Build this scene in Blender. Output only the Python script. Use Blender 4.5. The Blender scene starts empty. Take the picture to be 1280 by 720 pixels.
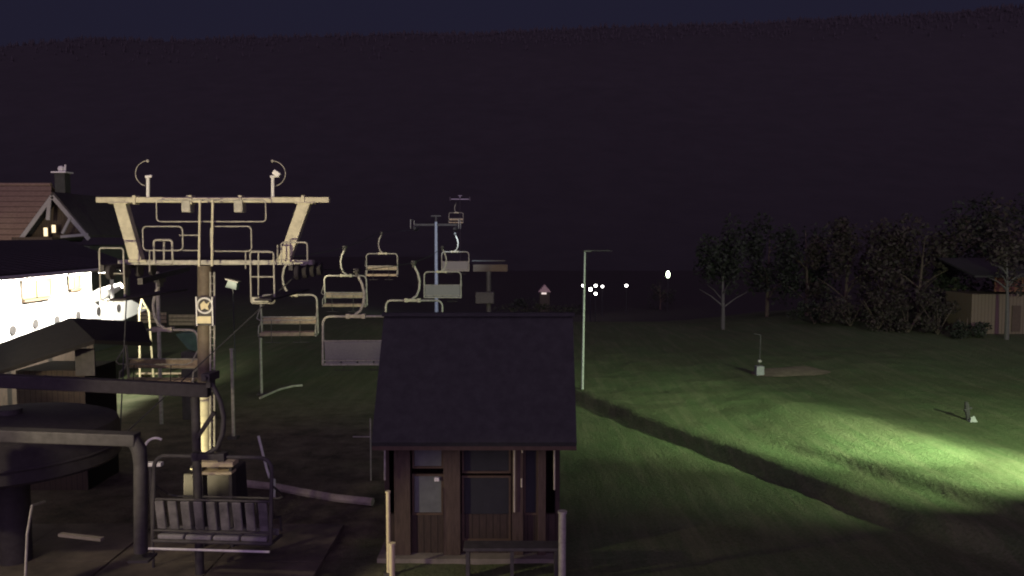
import bpy, bmesh, math, random
from mathutils import Vector, Matrix, noise
random.seed(7)
R = math.radians
S = bpy.context.scene
COL = S.collection

# ------------------------------------------------------------------ camera maths
F = 1000.0
PITCH = math.atan(64 / F)
CAM = Vector((0, 0, 6.5))
cp, sp = math.cos(PITCH), math.sin(PITCH)

def at(u, v, Y):
    """world point seen at pixel (u, v) of the 1280x720 photograph, at depth Y"""
    dx, dy = (u - 640) / F, (360 - v) / F
    d = Vector((dx, cp + sp * dy, -sp + cp * dy))
    return CAM + d * (Y / d.y)

def on_ground(u, v, z=0.0):
    dx, dy = (u - 640) / F, (360 - v) / F
    d = Vector((dx, cp + sp * dy, -sp + cp * dy))
    return CAM + d * ((z - CAM.z) / d.z)

# ------------------------------------------------------------------ materials
def mat(name, col, rough=0.7, var=0.25, scale=6.0, metal=0.0, bump=0.0, col2=None, detail=6.0, stretch=None, spec=0.3):
    m = bpy.data.materials.new(name); m.use_nodes = True
    nt = m.node_tree; N = nt.nodes; L = nt.links
    b = N['Principled BSDF']
    tc = N.new('ShaderNodeTexCoord'); mp = N.new('ShaderNodeMapping')
    L.new(tc.outputs['Object'], mp.inputs['Vector'])
    if stretch: mp.inputs['Scale'].default_value = stretch
    n = N.new('ShaderNodeTexNoise'); n.inputs['Scale'].default_value = scale; n.inputs['Detail'].default_value = detail
    n.inputs['Roughness'].default_value = 0.65
    L.new(mp.outputs['Vector'], n.inputs['Vector'])
    r = N.new('ShaderNodeValToRGB'); r.color_ramp.elements[0].position = 0.32; r.color_ramp.elements[1].position = 0.68
    c2 = col2 or tuple(c * (1 - var) for c in col)
    r.color_ramp.elements[0].color = (*c2, 1); r.color_ramp.elements[1].color = (*col, 1)
    L.new(n.outputs['Fac'], r.inputs['Fac']); L.new(r.outputs['Color'], b.inputs['Base Color'])
    b.inputs['Roughness'].default_value = rough; b.inputs['Metallic'].default_value = metal
    b.inputs['Specular IOR Level'].default_value = spec
    if bump:
        bm_ = N.new('ShaderNodeBump'); bm_.inputs['Strength'].default_value = bump; bm_.inputs['Distance'].default_value = 0.03
        L.new(n.outputs['Fac'], bm_.inputs['Height']); L.new(bm_.outputs['Normal'], b.inputs['Normal'])
    return m

def glow(name, col, strength):
    m = bpy.data.materials.new(name); m.use_nodes = True
    b = m.node_tree.nodes['Principled BSDF']
    b.inputs['Base Color'].default_value = (*col, 1)
    b.inputs['Emission Color'].default_value = (*col, 1); b.inputs['Emission Strength'].default_value = strength
    return m

def planks(name, col, col2, width=0.16, axis=2, rough=0.7):
    """board cladding: narrow dark joints across one axis, grain along the other"""
    m = mat(name, col, rough, scale=5, col2=col2, stretch=(1, 1, 6) if axis == 2 else (6, 1, 1))
    nt = m.node_tree; N = nt.nodes; L = nt.links; b = N['Principled BSDF']
    tc = N.new('ShaderNodeTexCoord'); sx = N.new('ShaderNodeSeparateXYZ'); L.new(tc.outputs['Object'], sx.inputs[0])
    mu = N.new('ShaderNodeMath'); mu.operation = 'MULTIPLY'; mu.inputs[1].default_value = 1 / width
    L.new(sx.outputs[axis], mu.inputs[0])
    fr = N.new('ShaderNodeMath'); fr.operation = 'FRACT'; L.new(mu.outputs[0], fr.inputs[0])
    lt = N.new('ShaderNodeMath'); lt.operation = 'GREATER_THAN'; lt.inputs[1].default_value = 0.1; L.new(fr.outputs[0], lt.inputs[0])
    mx = N.new('ShaderNodeMix'); mx.data_type = 'RGBA'
    mx.inputs[6].default_value = (*[c * 0.25 for c in col2], 1)
    src = b.inputs['Base Color'].links[0].from_socket
    L.new(src, mx.inputs[7]); L.new(lt.outputs[0], mx.inputs[0]); L.new(mx.outputs[2], b.inputs['Base Color'])
    return m

M = {}
M['galv'] = mat('galvanised_steel', (0.47, 0.45, 0.38), 0.6, 0.45, 9, 0.15, 0.15)
M['paint'] = mat('cream_painted_steel', (0.60, 0.56, 0.40), 0.6, 0.35, 5, 0, 0.2)
M['dull'] = mat('dull_grey_steel', (0.085, 0.08, 0.075), 0.65, 0.4, 6, 0.1, 0.2)
M['dark'] = mat('dark_rubber', (0.055, 0.05, 0.05), 0.85, 0.3, 8)
M['rope'] = mat('oiled_steel_rope', (0.04, 0.04, 0.042), 0.7, 0.3, 20)
M['seat'] = mat('worn_pale_seat', (0.48, 0.38, 0.25), 0.6, 0.45, 7, 0, 0.2)
M['mesh'] = mat('grey_seat_mesh', (0.26, 0.25, 0.25), 0.8, 0.3, 30)
M['concrete'] = mat('stained_concrete', (0.26, 0.235, 0.19), 0.9, 0.45, 2.2, 0, 0.3)
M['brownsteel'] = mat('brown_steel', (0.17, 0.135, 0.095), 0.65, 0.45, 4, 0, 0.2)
M['bluesteel'] = mat('blue_grey_steel', (0.42, 0.48, 0.55), 0.6, 0.3, 6)
M['white'] = mat('white_render', (0.82, 0.81, 0.78), 0.85, 0.06, 3)
M['curtain'] = mat('beige_blind', (0.12, 0.12, 0.06), 0.8, 0.25, 8, stretch=(1, 1, 0.3))
M['frame'] = mat('brown_window_frame', (0.10, 0.07, 0.045), 0.6, 0.3, 8)
M['sheet'] = mat('dark_sheet_roof', (0.05, 0.045, 0.044), 0.8, 0.3, 4, 0, 0.2)
M['shingle'] = mat('dark_shingle', (0.060, 0.064, 0.055), 0.9, 0.3, 5, 0, 0.4)
M['tile'] = planks('brown_roof_tile', (0.34, 0.255, 0.165), (0.20, 0.145, 0.09), 0.33, 2, 0.8)
M['wood'] = planks('stained_board', (0.06, 0.042, 0.03), (0.035, 0.026, 0.02), 0.14, 0)
M['post'] = mat('stained_timber_post', (0.095, 0.068, 0.05), 0.7, 0.45, 4, stretch=(6, 6, 0.7))
M['orange'] = planks('orange_board', (0.22, 0.10, 0.055), (0.16, 0.075, 0.04), 0.2, 2)
M['tan'] = planks('weathered_tan_board', (0.17, 0.14, 0.10), (0.17, 0.12, 0.07), 0.2, 0)
M['glass'] = mat('window_pane', (0.04, 0.042, 0.045), 0.2, 0.2, 2, 0, 0, spec=0.4)
M['palewin'] = mat('pale_blind_pane', (0.15, 0.165, 0.155), 0.4, 0.35, 3, spec=0.5)
M['bark'] = mat('bark', (0.16, 0.12, 0.09), 0.9, 0.5, 10, 0, 0.5, stretch=(3, 3, 0.6))
M['birch'] = mat('birch_bark', (0.13, 0.125, 0.105), 0.85, 0.2, 7, col2=(0.10, 0.09, 0.08), stretch=(0.6, 0.6, 3))
M['leaf'] = mat('summer_leaf', (0.040, 0.045, 0.03), 0.7, 0.5, 1.2)
M['leafbrown'] = mat('autumn_leaf', (0.062, 0.044, 0.034), 0.7, 0.5, 1.2, col2=(0.034, 0.032, 0.025))
M['needle'] = mat('needle', (0.066, 0.064, 0.058), 0.9, 0.15, 1.0)
M['banner'] = mat('weathered_grey_slats', (0.20, 0.19, 0.185), 0.8, 0.4, 3, col2=(0.07, 0.066, 0.066))
M['greenfoil'] = mat('green_sheet', (0.10, 0.22, 0.12), 0.4, 0.4, 3)
M['hydrant'] = mat('chalky_grey_paint', (0.34, 0.35, 0.33), 0.7, 0.3, 12)
M['whitepaint'] = mat('white_paint', (0.8, 0.79, 0.74), 0.6, 0.2, 12)
M['yellow'] = mat('pale_yellow_paint', (0.75, 0.66, 0.40), 0.6, 0.2, 10)
M['palestone'] = mat('pale_stone', (.5, .45, .37), .9, .5, 3, 0, .3)
M['kioskroof'] = mat('bitumen_felt', (.022, .02, .018), .95, .3, 5)
M['earth'] = mat('sandy_earth', (0.24, 0.20, 0.13), 0.95, 0.4, 3, 0, 0.4)

# ------------------------------------------------------------------ mesh builder
class MB:
    def __init__(s): s.v = []; s.f = []; s.smooth = False
    def add(s, vs, fs):
        o = len(s.v); s.v += [Vector(p) for p in vs]; s.f += [tuple(i + o for i in f) for f in fs]; return s
    def box(s, c, d, rot=None, taper=1.0):
        c = Vector(c); vs = []
        for z in (-1, 1):
            for x, y in ((-1, -1), (1, -1), (1, 1), (-1, 1)):
                k = taper if z > 0 else 1
                p = Vector((x * d[0] / 2 * k, y * d[1] / 2 * k, z * d[2] / 2))
                if rot: p = rot @ p
                vs.append(c + p)
        return s.add(vs, [(3, 2, 1, 0), (4, 5, 6, 7), (0, 1, 5, 4), (1, 2, 6, 5), (2, 3, 7, 6), (3, 0, 4, 7)])
    def bar(s, a, b, w, h, up=Vector((0, 0, 1))):
        """rectangular bar from a to b"""
        a, b = Vector(a), Vector(b); d = (b - a).normalized()
        x = d.cross(up)
        if x.length < 1e-3: x = d.cross(Vector((0, 1, 0)))
        x.normalize(); y = x.cross(d)
        vs = []
        for p in (a, b):
            for i, j in ((-1, -1), (1, -1), (1, 1), (-1, 1)):
                vs.append(p + x * (i * w / 2) + y * (j * h / 2))
        return s.add(vs, [(3, 2, 1, 0), (4, 5, 6, 7), (0, 1, 5, 4), (1, 2, 6, 5), (2, 3, 7, 6), (3, 0, 4, 7)])
    def tube(s, pts, r, n=8, closed=False):
        pts = [Vector(p) for p in pts]; rs = r if isinstance(r, (list, tuple)) else [r] * len(pts)
        m = len(pts); vs = []; prev = None
        for i, p in enumerate(pts):
            if closed: t = pts[(i + 1) % m] - pts[i - 1]
            else: t = pts[min(i + 1, m - 1)] - pts[max(i - 1, 0)]
            t.normalize()
            if prev is None:
                x = t.cross(Vector((0, 0, 1)))
                if x.length < 1e-2: x = t.cross(Vector((0, 1, 0)))
            else: x = prev - t * prev.dot(t)
            x.normalize(); prev = x; y = t.cross(x)
            for k in range(n):
                a = 2 * math.pi * k / n; vs.append(p + (x * math.cos(a) + y * math.sin(a)) * rs[i])
        fs = []
        for i in range(m if closed else m - 1):
            for k in range(n):
                a, b = i * n + k, i * n + (k + 1) % n; j = (i + 1) % m
                fs.append((a, b, j * n + (k + 1) % n, j * n + k))
        if not closed: fs += [tuple(range(n))[::-1], tuple((m - 1) * n + k for k in range(n))]
        s.smooth = True
        return s.add(vs, fs)
    def disc(s, c, axis, r, h, n=24):
        axis = Vector(axis).normalized(); c = Vector(c)
        return s.tube([c - axis * h / 2, c + axis * h / 2], r, n)
    def prism(s, poly, off):
        """polygon (list of points) pushed along off"""
        n = len(poly); off = Vector(off); vs = [Vector(p) for p in poly] + [Vector(p) + off for p in poly]
        return s.add(vs, [tuple(range(n))[::-1], tuple(range(n, 2 * n))] + [(i, (i + 1) % n, n + (i + 1) % n, n + i) for i in range(n)])
    def sphere(s, c, r, n=10, sq=(1, 1, 1)):
        c = Vector(c); vs = []; fs = []; m = n // 2
        for i in range(m + 1):
            th = math.pi * i / m
            for k in range(n):
                a = 2 * math.pi * k / n
                vs.append(c + Vector((math.sin(th) * math.cos(a) * r * sq[0], math.sin(th) * math.sin(a) * r * sq[1], math.cos(th) * r * sq[2])))
        for i in range(m):
            for k in range(n):
                fs.append((i * n + k, i * n + (k + 1) % n, (i + 1) * n + (k + 1) % n, (i + 1) * n + k))
        s.smooth = True
        return s.add(vs, fs)
    def build(s, name, m, parent=None, bevel=0.0):
        me = bpy.data.meshes.new(name)
        inv = Matrix()
        off = Vector(parent['_o']) if parent is not None and '_o' in parent else Vector((0, 0, 0))
        me.from_pydata([p - off for p in s.v], [], s.f); me.update()
        bm = bmesh.new(); bm.from_mesh(me); bmesh.ops.recalc_face_normals(bm, faces=bm.faces); bm.to_mesh(me); bm.free()
        o = bpy.data.objects.new(name, me); COL.objects.link(o)
        if m is not None: me.materials.append(M[m] if isinstance(m, str) else m)
        if s.smooth:
            for p in me.polygons: p.use_smooth = True
            try: me.set_sharp_from_angle(angle=R(40))
            except Exception: pass
        if parent is not None:
            o.parent = parent
            if '_o' in parent and parent.get('_root') : o['_o'] = parent['_o']
        if bevel:
            b = o.modifiers.new('edge', 'BEVEL'); b.width = bevel; b.segments = 2; b.limit_method = 'ANGLE'
        return o

def tag(o, label, cat, group=None, kind=None):
    if label: o['label'] = label
    if cat: o['category'] = cat
    if group: o['group'] = group
    if kind: o['kind'] = kind
    return o

def thing(name, label, cat, base=(0, 0, 0), group=None):
    """Empty at the thing's base; its parts are given in world coordinates and re-based here"""
    o = bpy.data.objects.new(name, None); COL.objects.link(o)
    o.location = base; o['_o'] = tuple(base); o['_root'] = True
    o.empty_display_size = 0.3
    return tag(o, label, cat, group)

def sub(mb, name, m, part, bevel=0.0):
    """sub-part under a part (same world coordinates)"""
    off = Vector(part.get('_o', (0, 0, 0)))
    keep = mb
    mb.v = [p - off for p in mb.v]
    o = keep.build(name, m, None, bevel); o.parent = part
    return o

def copy_thing(root):
    r = root.copy(); COL.objects.link(r)
    for ch in root.children:
        c = ch.copy(); COL.objects.link(c); c.parent = r
        for g in ch.children:
            d = g.copy(); COL.objects.link(d); d.parent = c
    return r

def arc(c, ax, ay, r, a0, a1, n=8):
    c, ax, ay = Vector(c), Vector(ax), Vector(ay)
    return [c + ax * (r * math.cos(a0 + (a1 - a0) * i / n)) + ay * (r * math.sin(a0 + (a1 - a0) * i / n)) for i in range(n + 1)]

def round_rect(p0, p1, r, corners=(1, 1, 1, 1)):
    """closed rounded rectangle in the XZ plane from corner p0 (min) to p1 (max)"""
    x0, y, z0 = p0; x1, _, z1 = p1; X, Z = Vector((1, 0, 0)), Vector((0, 0, 1)); pts = []
    for (cx, cz, a) in ((x1 - r, z1 - r, 0), (x0 + r, z1 - r, 90), (x0 + r, z0 + r, 180), (x1 - r, z0 + r, 270)):
        pts += arc((cx, y, cz), X, Z, r, R(a), R(a + 90), 4)
    return pts

# ------------------------------------------------------------------ ground
EDGE = [Vector(p) for p in ((-9, 75), (-3, 58), (0.2, 44), (2.6, 32.4), (4.3, 28.2), (5.9, 24.7), (7.5, 21.3), (8.5, 18.9), (9.4, 17.2), (10.4, 16.1), (12.5, 13.2), (16, 9), (24, 0), (40, -20))]
STEP = [Vector(p) for p in ((7.2, 24.5), (8.6, 22.0), (9.9, 19.6), (11.0, 17.7), (12.6, 15.4), (16, 11.5))]
def sdist(poly, p):
    best = 1e9; sg = 1
    for a, b in zip(poly, poly[1:]):
        d = b - a; t = max(0, min(1, (p - a).dot(d) / d.length_squared)); q = a + d * t
        l = (p - q).length
        if l < best: best = l; sg = 1 if (d.x * (p.y - a.y) - d.y * (p.x - a.x)) > 0 else -1
    return best * sg
def sm(a, b, x):
    t = max(0.0, min(1.0, (x - a) / (b - a))); return t * t * (3 - 2 * t)
def height(x, y):
    p = Vector((x, y))
    z = 0.0
    if -25 < x < 60 and -30 < y < 90:
        n1 = noise.noise(Vector((x * .5, y * .5, 3)))
        d = sdist(EDGE, p) + n1 * 0.10 + .25
        z += (.27 * sm(-0.35, 0.08, d) + .09 * sm(-.2, .4, d) * (1 - sm(.5, 3.0, d))) * (1 - sm(40, 70, y)) + .25 * sm(.5, 6, d) * (1 - sm(40, 70, y))
        if 5 < x < 18:
            st = sdist(STEP, p) + n1 * .06
            z += .24 * sm(-.3, .15, st) * sm(7.0, 9.5, x) * (1 - sm(2.5, 7, st))
    rough = sm(-4, 3, x) * 0.02 + 0.02
    z += rough * noise.noise(Vector((x * .8, y * .8, 0))) + rough * .5 * noise.noise(Vector((x * 2.3, y * 2.3, 5)))
    z += 0.16 * noise.noise(Vector((x * .12, y * .12, 9))) * sm(5, 14, x)
    z += 0.045 * max(0, y - 34) * sm(12, 30, x) * (1 - sm(60, 110, y))
    z -= 4.5 * sm(55, 105, y) * sm(-30, 2, x) * (1 - sm(60, 120, x))
    return z
def axis_steps(parts):
    out = []
    for a, b, s in parts:
        n = max(1, round((b - a) / s)); out += [a + (b - a) * i / n for i in range(n)]
    return out + [parts[-1][1]]
xs = axis_steps(((-400, -60, 25), (-60, -22, 2), (-22, -2, 0.5), (-2, 20, 0.16), (20, 60, 1.2), (60, 400, 25)))
ys = axis_steps(((-80, 4, 6), (4, 12, 0.5), (12, 42, 0.18), (42, 70, 0.6), (70, 260, 6)))
vs = [(x, y, height(x, y)) for y in ys for x in xs]
W = len(xs)
fs = [(j * W + i, j * W + i + 1, (j + 1) * W + i + 1, (j + 1) * W + i) for j in range(len(ys) - 1) for i in range(W - 1)]
gm = MB(); gm.v = [Vector(p) for p in vs]; gm.f = fs; gm.smooth = True
def ground_material():
    m = bpy.data.materials.new('meadow_and_yard'); m.use_nodes = True
    nt = m.node_tree; N = nt.nodes; L = nt.links; b = N['Principled BSDF']
    tc = N.new('ShaderNodeTexCoord'); sx = N.new('ShaderNodeSeparateXYZ'); L.new(tc.outputs['Object'], sx.inputs[0])
    def ns(scale, detail, stretch=None):
        n = N.new('ShaderNodeTexNoise'); n.inputs['Scale'].default_value = scale; n.inputs['Detail'].default_value = detail; n.inputs['Roughness'].default_value = .7
        if stretch:
            mp = N.new('ShaderNodeMapping'); mp.inputs['Scale'].default_value = stretch; mp.inputs['Rotation'].default_value = (0, 0, R(-32))
            L.new(tc.outputs['Object'], mp.inputs[0]); L.new(mp.outputs[0], n.inputs[0])
        else: L.new(tc.outputs['Object'], n.inputs[0])
        return n.outputs['Fac']
    def ramp(f, a, b_, ca, cb):
        r = N.new('ShaderNodeValToRGB'); r.color_ramp.elements[0].position = a; r.color_ramp.elements[1].position = b_
        r.color_ramp.elements[0].color = (*ca, 1); r.color_ramp.elements[1].color = (*cb, 1); L.new(f, r.inputs[0]); return r.outputs[0]
    def mix(f, a, c):
        x = N.new('ShaderNodeMix'); x.data_type = 'RGBA'; L.new(f, x.inputs[0]); L.new(a, x.inputs[6]); L.new(c, x.inputs[7]); return x.outputs[2]
    fine = ramp(ns(14, 9), .36, .64, (.05, .075, .03), (.15, .19, .09))
    broad = ramp(ns(.35, 5), .35, .65, (.11, .11, .06), (.10, .155, .065))
    g = N.new('ShaderNodeMix'); g.data_type = 'RGBA'; g.inputs[0].default_value = .5; L.new(fine, g.inputs[6]); L.new(broad, g.inputs[7])
    streak = ramp(ns(.9, 4, (3.0, .25, 1)), .45, .72, (0, 0, 0), (.6, .6, .6))
    dry = N.new('ShaderNodeRGB'); dry.outputs[0].default_value = (.19, .19, .11, 1)
    grass = mix(streak, g.outputs[2], dry.outputs[0])
    yard = ramp(ns(1.1, 9), .35, .68, (.05, .044, .035), (.17, .145, .11))
    # yard (worn gravel) on the lift side, grass towards the field, ragged border
    wob = N.new('ShaderNodeMath'); wob.operation = 'MULTIPLY_ADD'; wob.inputs[1].default_value = 9; L.new(ns(.25, 5), wob.inputs[0]); L.new(sx.outputs[0], wob.inputs[2])
    mr = N.new('ShaderNodeMapRange'); mr.inputs[1].default_value = .5; mr.inputs[2].default_value = 4.5; L.new(wob.outputs[0], mr.inputs[0])
    far = N.new('ShaderNodeMapRange'); far.inputs[1].default_value = 26; far.inputs[2].default_value = 36; L.new(sx.outputs[1], far.inputs[0])
    mxm = N.new('ShaderNodeMath'); mxm.operation = 'MAXIMUM'; L.new(mr.outputs[0], mxm.inputs[0]); L.new(far.outputs[0], mxm.inputs[1])
    c = mix(mxm.outputs[0], yard, grass)
    fg = N.new('ShaderNodeMapRange'); fg.inputs[1].default_value = 62; fg.inputs[2].default_value = 95; L.new(sx.outputs[1], fg.inputs[0])
    far_dark = N.new('ShaderNodeRGB'); far_dark.outputs[0].default_value = (.06, .055, .048, 1)  # far ground coloured dark to imitate the unlit distance
    c = mix(fg.outputs[0], c, far_dark.outputs[0])
    L.new(c, b.inputs['Base Color']); b.inputs['Roughness'].default_value = .95; b.inputs['Specular IOR Level'].default_value = .1
    bp = N.new('ShaderNodeBump'); bp.inputs['Strength'].default_value = .9; bp.inputs['Distance'].default_value = .08
    L.new(ns(9, 8), bp.inputs['Height']); L.new(bp.outputs[0], b.inputs['Normal'])
    return m
M['ground'] = ground_material()
ground = gm.build('ground', 'ground'); ground['kind'] = 'structure'

# station apron of poured slabs
sl = MB()
for i in range(5):
    for j in range(4):
        x, y = -13.2 + i * 2.1, 10.2 + j * 2.1
        sl.box((x, y, 0.03 + .008 * ((i * 7 + j * 3) % 3)), (2.07, 2.07, .10))
M['apron'] = mat('oily_concrete_slabs', (0.17, 0.145, 0.11), 0.9, 0.6, .9, 0, 0.4, col2=(.045, .04, .035), detail=9)
ap = sl.build('station_apron', 'apron'); ap['kind'] = 'structure'

# mountain behind
def hill_h(x, y):
    t = sm(110, 1350, y)
    ridge = 336 + 16 * noise.noise(Vector((x * .0016, 2.2, 0))) + x * 0.036
    z = -14 + ridge * (0.25 * (t ** 1.0) + .75 * sm(240, 1350, y))
    z += 10 * t * noise.noise(Vector((x * .006, y * .006, 0)))
    z += (abs(x) / 400) ** 2 * 3 * (1 - t)
    return z
hx = [-1500 + 30 * i for i in range(101)]; hy = [120 + 30 * i for i in range(50)]
hm = MB(); hm.v = [Vector((x, y, hill_h(x, y))) for y in hy for x in hx]
hm.f = [(j * 101 + i, j * 101 + i + 1, (j + 1) * 101 + i + 1, (j + 1) * 101 + i) for j in range(49) for i in range(100)]
hm.smooth = True
M['hill'] = mat('wooded_hillside', (.062, .06, .054), .95, .2, .05)
hill = hm.build('hill', 'hill'); hill['kind'] = 'structure'

fm = MB()
for k in range(7000):
    y = 900 + 500 * random.random() ** .5; x = (random.random() * 2 - 1) * (.72 * y + 30)
    z = hill_h(x, y) - 2.5; h = random.uniform(5, 10) * random.uniform(.7, 1.25); r = h * .3
    n = 7; a0 = random.random() * 6
    base = len(fm.v)
    for t in range(2):
        zz = z + h * (-.1 + .5 * t); rr = r * (1 - .35 * t); top = z + h * (.68 + .32 * t)
        o = len(fm.v)
        fm.v += [Vector((x + rr * math.cos(a0 + 6.283 * i / n), y + rr * math.sin(a0 + 6.283 * i / n), zz - (i % 2) * h * .05)) for i in range(n)] + [Vector((x, y, top))]
        fm.f += [(o + i, o + (i + 1) % n, o + n) for i in range(n)]
fm.smooth = True
ff = fm.build('far_forest', 'needle')
tag(ff, 'dark spruce forest covering the whole mountainside', 'forest', kind='stuff')

# ------------------------------------------------------------------ chairlift: chairs
def make_chair(seat_mat, back_mat, label, group, metal='galv', slats=False, back_z=-2.5, back_h=.25):
    t = thing('lift_chair', label, 'lift chair', (0, 0, 0), group)
    g = MB(); g.box((0, 0, 0), (.16, .42, .14)); g.box((0, .0, -.12), (.09, .2, .16)); g.tube([(0, -.26, .0), (0, .26, 0)], .05, 8)
    g.build('grip', 'dull', t, .01)
    h = MB(); hp = [(0, 0, -.1), (-.05, 0, -.2), (-.17, 0, -.45), (-.23, 0, -.75), (-.20, 0, -1.05), (-.10, 0, -1.3), (.08, 0, -1.42)]
    h.tube(hp, .045, 10)
    h.build('hanger', metal, t)
    cb = MB(); cb.box((0.05, 0, -1.47), (.62, .16, .11)); cb.box((-.2, 0, -1.47), (.12, .2, .15)); cb.box((.3, 0, -1.47), (.12, .2, .15))
    cb.build('clamp_beam', 'paint' if metal == 'galv' else metal, t, .012)
    f = MB()
    X, Z = Vector((1, 0, 0)), Vector((0, 0, 1))
    pts = [(1.1, 0.12, -3.02)] + [(1.1, .06, -2.3)] + arc((.88, 0, -1.70), X, Z, .22, 0, R(90), 5) + arc((-.88, 0, -1.70), X, Z, .22, R(90), R(180), 5) + [(-1.1, .06, -2.3), (-1.1, .12, -3.02)]
    f.tube(pts, .038, 8); f.tube([(-1.1, .12, -3.02), (1.1, .12, -3.02)], .035, 8)
    for s_ in (-1, 1):
        f.tube([(s_ * 1.1, .12, -3.02), (s_ * 1.1, -.4, -3.06)], .032, 8)
        f.tube([(s_ * 1.1, .05, -2.45), (s_ * 1.1, -.1, -2.62), (s_ * 1.1, -.36, -2.68), (s_ * 1.1, -.42, -2.98)], .025, 8)
    f.build('frame', metal, t)
    b = MB()
    if slats:
        for k in range(9): b.box((-.96 + .24 * k, .08, -2.55), (.17, .04, .56), Matrix.Rotation(R(-9), 3, 'X'))
    else: b.box((0, .08, back_z), (2.08, .045, back_h), Matrix.Rotation(R(-9), 3, 'X'))
    bk = b.build('backrest', back_mat, t, .02)
    rl = MB(); zt, zb = back_z + back_h / 2 + .015, back_z - back_h / 2 - .01
    if slats: zt, zb = -2.27, -2.83
    rl.tube([(-1.08, .05, zt), (1.08, .05, zt)], .024, 8); rl.tube([(-1.08, .11, zb), (1.08, .11, zb)], .022, 8)
    sub(rl, 'rail', metal, bk)
    se = MB()
    for k in range(4): se.box((-.78 + .52 * k, -.14, -2.96), (.49, .5, .09))
    so = se.build('seat', seat_mat, t, .03)
    ed = MB(); ed.box((0, -.405, -3.0), (2.12, .05, .13)); sub(ed, 'front_edge', seat_mat, so, .015)
    sb = MB(); sb.tube([(1.13, .02, -2.0), (1.13, -.5, -2.35)] + [(1.0, -.58, -2.42), (-1.0, -.58, -2.42)] + [(-1.13, -.5, -2.35), (-1.13, .02, -2.0)], .02, 8)
    sbo = sb.build('safety_bar', metal, t)
    for s_ in (-.55, .55):
        fr = MB(); fr.tube([(s_, -.58, -2.42), (s_, -.66, -3.05), (s_, -.52, -3.3)], .015, 6); fr.tube([(s_ - .3, -.52, -3.3), (s_ + .3, -.52, -3.3)], .017, 6)
        sub(fr, 'footrest', 'dull', sbo)
    return t

GL, GR = 'chairs hanging on the left rope', 'chairs hanging on the right rope'
# pixel of the grip, depth, facing turn, label
cream = [
    ((360, 322), 31.6, 0, 'wide chair with cream seat hanging alone below the right foot of the big steel gantry', 3),
    ((431, 309), 41.5, 0, 'cream seat chair with double front bars, behind and beside the large grey mesh chair', -2),
    ((477, 291), 57.0, 0, 'small cream seat chair highest above the grey mesh chair, left of the pale thin pylon', 2),
    ((570, 254), 125.0, 0, 'tiny far chair just below the small T shaped pylon head', 0)]
greys = [
    ((446, 338), 25.6, 180, 'large chair with grey mesh backrest partly hidden by the dark hut roof edge', 2),
    ((517, 328), 31.0, 180, 'chair frame seen right above the ridge of the dark hut roof', -1),
    ((553, 309), 48.0, 180, 'chair hanging right in front of the pale thin pylon pole', 1),
    ((569, 292), 65.0, 180, 'small chair with tan back panel just right of the pale thin pylon', 0)]
c0 = make_chair('seat', 'seat', '', GL)
d0 = make_chair('mesh', 'mesh', '', GR, back_z=-2.58, back_h=.6)
ropeL, ropeR = [], []
for i, ((u, v), Y, a, lab, yaw) in enumerate(cream):
    o = c0 if i == 0 else copy_thing(c0)
    o.location = at(u, v, Y); o.rotation_euler = (0, 0, R(a + yaw)); o['label'] = lab; ropeL.append(at(u, v, Y))
for i, ((u, v), Y, a, lab, yaw) in enumerate(greys):
    o = d0 if i == 0 else copy_thing(d0)
    o.location = at(u, v, Y); o.rotation_euler = (0, 0, R(a + yaw)); o['label'] = lab; ropeR.append(at(u, v, Y))
# chair hung in the station yard and one on the storage rail
s0 = make_chair('mesh', 'banner', 'parked chair with slatted grey backrest, low beside the foot of the steel gantry column', 'chairs parked at the station', 'dull', True)
s0.location = at(263, 470, 14.3); s0.rotation_euler = (0, 0, R(176))
b = MB(); b.tube([(-1.12, .24, -3.12), (1.12, .24, -3.12)], .022, 8); b.build('bottom_bar', 'whitepaint', s0)
h0 = copy_thing(c0); h0.location = at(200, 350, 23.6); h0.rotation_euler = (0, 0, R(-3))
h0['label'] = 'chair parked under the storage rail left of the gantry column'; h0['group'] = 'chairs parked at the station'

# ------------------------------------------------------------------ first pylon with the lifting gantry
Y1 = 17.3
def P(u, v, Y=Y1): return at(u, v, Y)
base = P(256, 590); base.z = 0
t1 = thing('lift_pylon', 'big cream steel gantry pylon with slanted struts, ladders and catwalk rails', 'lift pylon', base)
b = MB(); b.box((base.x + .2, Y1 + .1, .7), (1.1, 1.1, 1.44), taper=.92); b.build('footing', 'sheet', t1, .03)
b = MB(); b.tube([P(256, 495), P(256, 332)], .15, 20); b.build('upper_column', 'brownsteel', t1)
b = MB(); b.tube([P(256, 588), P(256, 495)], .165, 20); b.disc(P(256, 584), (0, 0, 1), .3, .06); b.disc(P(256, 501), (0, 0, 1), .19, .05)
b.disc(P(256, 528), (0, 0, 1), .18, .03)
b.build('column', 'paint', t1)
b = MB(); b.tube([P(268, 575, Y1 - .25), P(268, 340, Y1 - .25)], .02, 6); b.tube([P(263, 575, Y1 - .3), P(263, 340, Y1 - .3)], .02, 6); 
for k in range(24): b.tube([P(263, 345 + k * 9.6, Y1 - .3), P(268, 345 + k * 9.6, Y1 - .25)], .012, 5)
b.build('column_ladder', 'galv', t1)
b = MB(); b.bar(P(122, 250), P(412, 250), .16, .115); 
for u in (168, 238, 300, 378): b.bar(P(u, 250), P(u + 4, 250), .22, .19)
b.build('cross_beam', 'paint', t1, .008)
for (u0, u1) in ((151, 172), (382, 356)):
    b = MB(); b.bar(P(u0, 252), P(u1, 326), .25, .2, Vector((0, 1, 0))); b.box(P(u1, 326), (.5, .3, .05)); b.box(P(u0, 254), (.42, .26, .03))
    b.build('strut', 'paint', t1, .01)
b = MB(); b.bar(P(150, 328), P(392, 328), .2, .1); b.bar(P(150, 328, Y1 + .5), P(392, 328, Y1 + .5), .12, .1)
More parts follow.
